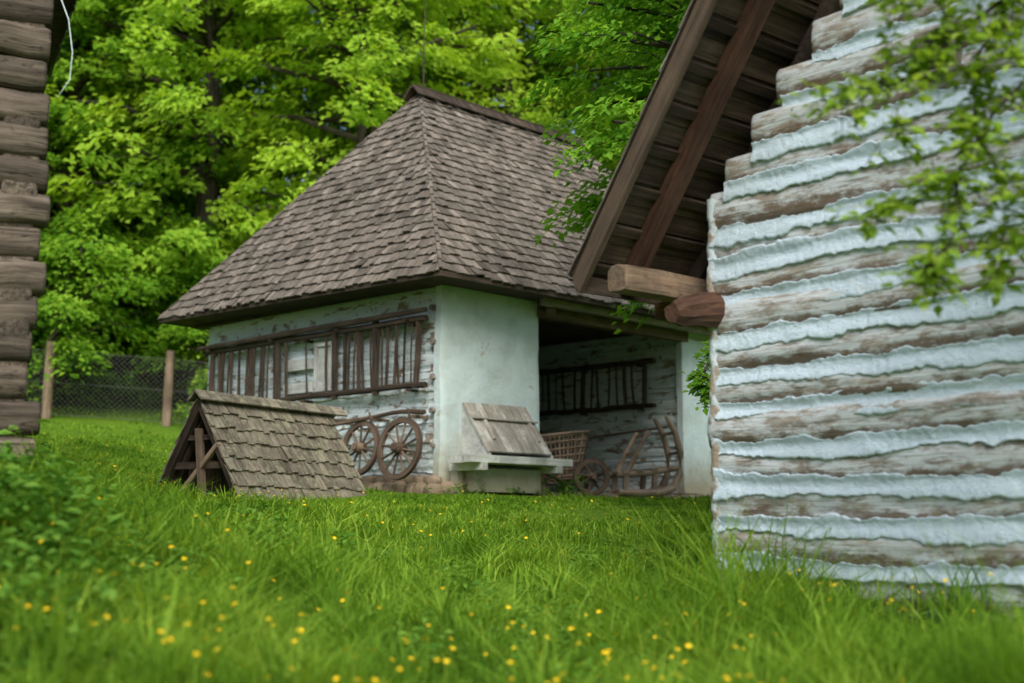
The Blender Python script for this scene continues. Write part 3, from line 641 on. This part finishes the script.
def tree(name,seed,H,cr,cb,nl,per,ls,mats,link=False,loc=(0,0,0),cs=(.55,1.05),ncl=6):
    global rng
    rng=np.random.default_rng(seed); random.seed(seed); mb=MB()
    m=8; bend=rng.normal(0,.12,(m+1,2)).cumsum(0); tp=[V(bend[i][0]*(i>0),bend[i][1]*(i>0),H*.93*i/m-(.4 if i==0 else 0)) for i in range(m+1)]
    mb.tube(tp,[.02*H*(1-.88*i/m)+.01+(.05 if i==0 else 0) for i in range(m+1)],10,mat=0,rough=.08)
    Cs=[];Os=[];Rs=[];Bs=[]
    for k in range(nl):
        f=cb+(1-cb)*((k+.5)/nl)**.95; h=f*H*.95; i=min(m-1,int(f*.99*m)); p0=tp[i]+(tp[i+1]-tp[i])*min(1,f*.99*m-i)
        az=k*2.4+rng.normal(0,.3); q=(f-cb)/(1-cb); L=cr*(math.sin(math.pi*min(1,.18+q*.8))**.7)*rng.uniform(.75,1.15)+.3
        out=V(math.cos(az),math.sin(az),0); rise=rng.uniform(.25,.5)*L*(.4+q)
        pts=[p0+out*L*s+Z*(rise*(s-.55*s*s*1.2))+rng.normal(0,.06,3)*(s>0) for s in(0,.25,.5,.75,1)]
        mb.tube(pts,[(.006*H*(1-.5*q))*(1-.8*s)+.008 for s in(0,.25,.5,.75,1)],6,mat=0,cap=False)
        for c in range(ncl):
            s=.35+.7*(c+rng.random())/ncl; s=min(s,1.05); jj=min(3,int(s*4)); p=pts[jj]+(pts[jj+1]-pts[jj])*(s*4-jj)
            off=rng.normal(0,.3,3)*cr*.3; off[2]*=.8
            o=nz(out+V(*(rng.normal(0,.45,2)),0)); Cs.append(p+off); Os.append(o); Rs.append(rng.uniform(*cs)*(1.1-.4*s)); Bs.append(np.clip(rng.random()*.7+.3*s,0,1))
            if rng.random()<.35: mb.tube([pts[2],(pts[2]+p+off)/2+Z*.1,p+off],[.02,.014,.006],5,mat=0,cap=False)
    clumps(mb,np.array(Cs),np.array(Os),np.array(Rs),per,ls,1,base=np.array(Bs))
    me=mb.mesh(name,mats)
    if link:
        o=bpy.data.objects.new(name,me); SC.collection.objects.link(o); o.location=loc; return o
    return me
TV=[tree('forest_tree_mesh',100+i,H,cr,cb,58,85,.2,[M_bark,M_leaf]) for i,(H,cr,cb) in enumerate([(14,3.1,.06),(16,3.4,.1),(13,3.5,.05),(17,3.0,.2)])]
TB=[tree('understory_mesh',140+i,H,cr,.03,24,85,.16,[M_bark,M_leaf]) for i,(H,cr) in enumerate([(4.5,2.0),(6,2.2)])]
forest=empty('forest'); R2=random.Random(5)
def put(me,x,y,s,nm):
    o=bpy.data.objects.new(nm,me); SC.collection.objects.link(o); o.parent=forest; o.location=(x,y,gh(x,y)-.1); o.scale=(s,s,s*R2.uniform(.92,1.08)); o.rotation_euler=(0,0,R2.uniform(0,6.28))
rows=[(30.5,3.8,-22,24),(35,4.4,-24,26),(41,5,-28,30)]
for ri,(yy,st,xa,xb) in enumerate(rows):
    x=xa+(ri%2)*st*.5
    while x<xb:
        xx=x+R2.uniform(-.8,.8); y2=yy+R2.uniform(-1,1)
        if not(ri==0 and -2<xx<3.0): put(TV[R2.randrange(4)],xx,y2,R2.uniform(.85,1.12)*(1+.06*ri),'deciduous_tree')
        x+=st
x=-24
while x<26:
    if not -2<x<3: put(TB[R2.randrange(2)],x+R2.uniform(-.5,.5),29.3+R2.uniform(-.5,.7),R2.uniform(.6,1.0),'understory_bush')
    x+=2.8
LT=(3.0,14.6,gh(3.0,14.6))
lin=tree('linden_tree',201,8.6,2.35,.33,50,170,.12,[M_bark,M_leaf2],True,LT,cs=(.4,.75))
def twig(p,d,L,nl,lo=.055,hi=.11):
    d=nz(d); q=p+d*L+V(0,0,-.12*L); mid=(p+q)/2+V(0,0,.03); mb.tube([p,mid,q],[.004,.003,.0015],4,mat=0,cap=False)
    s=rng.random(nl)[:,None]; P=p+(q-p)*s+rng.normal(0,.022,(nl,3))
    N=np.stack([rng.normal(0,.45,nl),rng.normal(-.35,.45,nl),np.ones(nl)],1); Dr=np.tile(d,(nl,1))*.6+rng.normal(0,.7,(nl,3)); Dr[:,2]-=.4
    leaf_block(mb,P,N,Dr,rng.uniform(lo,hi,nl),.52,1,np.clip(rng.normal(.6,.25,nl),0,1))
def br(pts,r0,leafy=32,lo=.055,hi=.11):
    pts=[V(*p) for p in pts]; m=len(pts); mb.tube(pts,[r0*(1-.75*i/(m-1)) for i in range(m)],6,mat=0,cap=False)
    L=sum(np.linalg.norm(pts[i+1]-pts[i]) for i in range(m-1))
    for k in range(int(L*leafy)):
        s=rng.random()*(m-1); i=min(int(s),m-2); p=pts[i]+(pts[i+1]-pts[i])*(s-i); d=nz(pts[i+1]-pts[i])*.5+rng.normal(0,.6,3); twig(p,d,rng.uniform(.08,.26),rng.integers(5,12),lo,hi)
# low drooping branch of the linden, beside the white pillar of the hut
rng=np.random.default_rng(21); random.seed(21); mb=MB()
rel=lambda x,y,z: (x-LT[0],y-LT[1],z-LT[2])
br([rel(3.0,14.6,2.5),rel(2.6,13.9,2.2),rel(2.15,13.2,1.85),rel(1.9,12.8,1.5),rel(1.85,12.7,1.2)],.03,30,.08,.14)
br([rel(2.6,13.9,2.2),rel(2.3,13.4,1.7),rel(2.1,13.1,1.3)],.015,40,.08,.14)
mb.obj('low_branch',[M_bark,M_leaf2],lin)
# fruit tree reaching over from the right
rng=np.random.default_rng(77); random.seed(77); mb=MB(); bx,by=3.9,6.3; g0=gh(bx,by)
mb.tube([(bx,by,g0-.2),(bx-.05,by,g0+.9),(bx-.15,by+.05,g0+1.9),(bx-.5,by,g0+2.9)],[.14,.11,.09,.07],9,mat=0,rough=.1)
t=V(bx-.5,by,g0+2.9)
br([t,(3.0,6.2,2.6),(2.5,6.1,2.62),(2.15,6,2.35),(1.9,6,2.12),(1.56,5.95,2.04)],.022,38)
br([t,(3.0,6.0,2.2),(2.6,6.0,2.25),(2.3,6,1.95),(2.12,6,1.65),(2.08,6,1.35),(1.93,6,1.1)],.016,36)
br([(2.12,6,1.65),(1.95,6,1.56),(1.74,6,1.45)],.007,42)
br([(2.5,6.1,2.62),(2.3,6.15,2.3),(2.25,6.1,1.9),(2.38,6.1,1.6),(2.33,6.1,1.2)],.01,34)
br([(2.15,6,2.35),(2.0,5.9,2.5),(1.82,5.9,2.45)],.007,40)
br([(2.6,6,2.25),(2.5,5.9,1.9),(2.45,5.9,1.5),(2.5,5.9,1.1)],.01,38)
br([(1.9,6,2.1),(1.82,6,1.9),(1.85,6,1.8)],.005,24)
br([(2.6,6.1,2.6),(2.3,6.0,2.65),(2.1,6.0,2.6)],.01,40)
br([(2.5,6.0,2.2),(2.35,6.0,2.25),(2.2,6.0,2.12)],.008,40)
br([t,(3.6,6.3,3.1),(3.8,6.8,3.5)],.05); br([t,(3.2,5.6,3.2),(2.7,5.3,3.4)],.04); br([t,(3.3,6.8,3.3),(2.9,7,3.6)],.04); br([(bx-.15,by,g0+1.9),(4.3,6.3,2.4),(4.9,6.2,2.9)],.05)
mb.obj('fruit_tree',[M_bark,M_leaf3])
# ---------------------------------------------------------------- GRASS
rng=np.random.default_rng(3)
def inhut(x,y):
    rx=x-C0[0]; ry=y-C0[1]; u=rx*Ld[0]+ry*Ld[1]; r=rx*Rd[0]+ry*Rd[1]
    a=(u>-.02)&(u<HL+.1)&(r>-.02)&(r<HW)
    rx=x-D[0]; ry=y-D[1]; s=rx*dd[0]+ry*dd[1]; b=rx*nn[0]+ry*nn[1]
    c=(s>0)&(s<GW)&(b>0)&(b<6)
    rx=x-Eo[0]; ry=y-Eo[1]; s=rx*e1[0]+ry*e1[1]; b=rx*e2[0]+ry*e2[1]
    e=(s>0)&(b>0)&(s<4)&(b<5)
    rx=x-ra[0]; ry=y-ra[1]; s=rx*rd[0]+ry*rd[1]; b=rx*pd[0]+ry*pd[1]
    f=(s>.05)&(s<Ln)&(abs(b)<W-.05)
    return a|c|e|f
def mkblades(mb,Xb,Yb,hmul,wmul,mat=0,tuft=None):
    k=~inhut(Xb,Yb); Xb=Xb[k];Yb=Yb[k]; n=len(Xb); Zb=gz(Xb,Yb)-.01
    base=np.interp(Yb,[5,7.5,9,12,16,20],[.35,.31,.26,.17,.08,.08])
    if tuft is None: h=base*(.72+1.9*fbm(Xb*.9,Yb*.9,4,3)+1.2*fbm(Xb*3.5,Yb*3.5,14,2))*rng.uniform(.35,1.25,n)*hmul
    else: h=base*tuft[k]*rng.uniform(.5,1.2,n)*hmul
    h=np.maximum(h,.03)
    az=rng.random(n)*6.283; lean=rng.uniform(.1,1.0,n)*h; w=(.0028+.00042*Yb)*rng.uniform(.6,1.3,n)*wmul
    dx,dy=np.cos(az),np.sin(az); sa=az+1.57+rng.normal(0,.5,n); sx,sy=np.cos(sa),np.sin(sa)
    V0=[]
    for t,ww in((0,1),(.55,.85),(1,.12)):
        cx=Xb+dx*lean*t*t; cy=Yb+dy*lean*t*t; cz=Zb+h*t*(1-.25*t)
        for sg in(-1,1): V0.append(np.stack([cx+sx*w*ww*sg,cy+sy*w*ww*sg,cz],1))
    vv=np.stack(V0,1).reshape(-1,3); b=np.arange(n)[:,None]*6
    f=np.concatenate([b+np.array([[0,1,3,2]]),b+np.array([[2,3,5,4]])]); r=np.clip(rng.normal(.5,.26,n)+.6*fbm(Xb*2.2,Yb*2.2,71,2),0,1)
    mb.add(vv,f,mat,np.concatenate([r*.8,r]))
def blades(mb,n,y0,y1,hmul,wmul,x0=None,x1=None,clump=0):
    Yb=y0*(y1/y0)**rng.random(n)
    Xb=(rng.random(n)*2-1)*(.46*Yb+.6) if x0 is None else x0+(x1-x0)*rng.random(n)
    if clump: 
        m_=fbm(Xb*1.6,Yb*1.6,44,2)>clump-.5; Xb=Xb[m_];Yb=Yb[m_]
    mkblades(mb,Xb,Yb,hmul,wmul)
mb=MB(); blades(mb,195000,4.8,21,1,1); blades(mb,45000,15,29,.8,1.2)
blades(mb,8000,5.2,12,1.8,.8,clump=.55); blades(mb,3000,6.6,8.9,2.2,1.1,1.2,3.6)
nt_=300; ty=5.3*(15/5.3)**rng.random(nt_); tx=(rng.random(nt_)*2-1)*(.44*ty+.3); tx[:60]=rng.uniform(-3.2,-1.3,60); ty[:60]=rng.uniform(5.4,9,60)
per=75; th_=rng.uniform(.9,2.0,nt_); ci=np.repeat(np.arange(nt_),per); sp=rng.uniform(.03,.1,nt_)
mkblades(mb,tx[ci]+rng.normal(0,1,nt_*per)*sp[ci],ty[ci]+rng.normal(0,1,nt_*per)*sp[ci],1,1.15,tuft=th_[ci])
mb.obj('grass',[M_grass])
# flowers
mb=MB(); n=1500; Yf=5.0*(19/5.0)**rng.random(n); Xf=(rng.random(n)*2-1)*(.42*Yf); k=~inhut(Xf,Yf)&(fbm(Xf*.5,Yf*.5,8,2)+.16*rng.normal(0,1,n)>-.02); Xf=Xf[k];Yf=Yf[k];Zf=gz(Xf,Yf)
for x,y,z in zip(Xf,Yf,Zf):
    h=random.uniform(.2,.44)*np.interp(y,[5,8,12,16,20],[1,1,.7,.35,.3]); r=random.uniform(.008,.017); mb.tube([(x,y,z),(x+.01,y,z+h*.5),(x+.02,y,z+h)],.0025,4,mat=1,cap=False)
    c=V(x+.02,y,z+h); tl=V(random.uniform(-.6,.6),random.uniform(-.7,.4),1); tl=nz(tl); a=nz(np.cross(tl,V(1,0,0))); b=np.cross(tl,a)
    vs=[c]; 
    for q in range(10):
        t=q*math.pi/5; rr=r*(1.1 if q%2 else .72); vs.append(c+(a*math.cos(t)+b*math.sin(t))*rr+tl*r*.35)
    mb.add(vs,[(0,1+q,1+(q+1)%10) for q in range(10)],0)
mb.obj('buttercup_flowers',[M_yellow,M_grass])
# weeds: broad leaves
mb=MB(); rng=np.random.default_rng(9)
def weeds(cx,cy,rx,ry,n,hm,ls):
    x=cx+rng.normal(0,rx,n); y=cy+rng.normal(0,ry,n); k=~inhut(x,y); x=x[k];y=y[k]; n=len(x); z=gz(x,y)
    per=9; X=np.repeat(x,per);Y_=np.repeat(y,per);hh=np.repeat(hm*rng.uniform(.5,1.1,n),per)*rng.uniform(.2,1,n*per); az=rng.random(n*per)*6.28
    P=np.stack([X,Y_,np.repeat(z,per)+hh],1); Dr=np.stack([np.cos(az),np.sin(az),rng.normal(.1,.3,n*per)],1); N=np.stack([rng.normal(0,.4,n*per),rng.normal(0,.4,n*per),np.ones(n*per)],1)
    leaf_block(mb,P,N,Dr,ls*rng.uniform(.6,1.3,n*per),.5,0,np.clip(rng.normal(.5,.25,n*per),0,1))
weeds(-2.75,6.9,.3,.45,460,.66,.09); weeds(-2.4,6.1,.35,.4,300,.46,.085); weeds(-2.1,7.6,.3,.3,140,.32,.07); weeds(-3.1,8.3,.25,.2,110,.35,.08)
for k in range(34):
    yy=5.6*(12/5.6)**rng.random(); weeds((rng.random()*2-1)*.42*yy,yy,.16,.16,rng.integers(15,45),.22+.14*rng.random(),rng.uniform(.04,.08))
for t in np.linspace(0,5,14): 
    p=gp(t,-.2,0); weeds(p[0],p[1],.15,.08,14,.16,.06)
for r in np.linspace(-.1,2.4,7):
    p=hp(-.3,r,0); weeds(p[0],p[1],.12,.08,7,.16,.06)
p=hp(-.3,2.2,0); weeds(p[0],p[1],.15,.1,20,.35,.09)
mb.obj('broadleaf_weeds',[M_weed])

# ---------------------------------------------------------------- light, world, camera
w=bpy.data.worlds.new('World'); SC.world=w; w.use_nodes=True; nt=w.node_tree; bg=nt.nodes['Background']
sk=nt.nodes.new('ShaderNodeTexSky'); sk.sky_type='NISHITA'; sk.sun_disc=False; el=math.radians(44); az=math.radians(172)
sk.sun_elevation=el; sk.sun_rotation=az; sk.dust_density=3; sk.air_density=1.2; sk.ozone_density=1; nt.links.new(sk.outputs[0],bg.inputs[0]); bg.inputs[1].default_value=.15
sd=V(math.sin(az)*math.cos(el),math.cos(az)*math.cos(el),math.sin(el))
l=bpy.data.lights.new('sun','SUN'); l.energy=3.5; l.angle=math.radians(40); l.color=(1,.96,.89); lo=bpy.data.objects.new('sun',l); SC.collection.objects.link(lo)
lo.rotation_euler=Vector(-sd).to_track_quat('-Z','Y').to_euler()
cd=bpy.data.cameras.new('camera'); cd.lens=1300*36/1024; cd.sensor_width=36; cd.clip_end=2000; cd.clip_start=.1
cd.dof.use_dof=True; cd.dof.focus_distance=12.5; cd.dof.aperture_fstop=1.0
co=bpy.data.objects.new('camera',cd); SC.collection.objects.link(co); co.location=(0,0,0); co.rotation_euler=(math.radians(98.03),0,0); SC.camera=co
SC.view_settings.view_transform='Standard'; SC.view_settings.look='None'; SC.view_settings.exposure=0
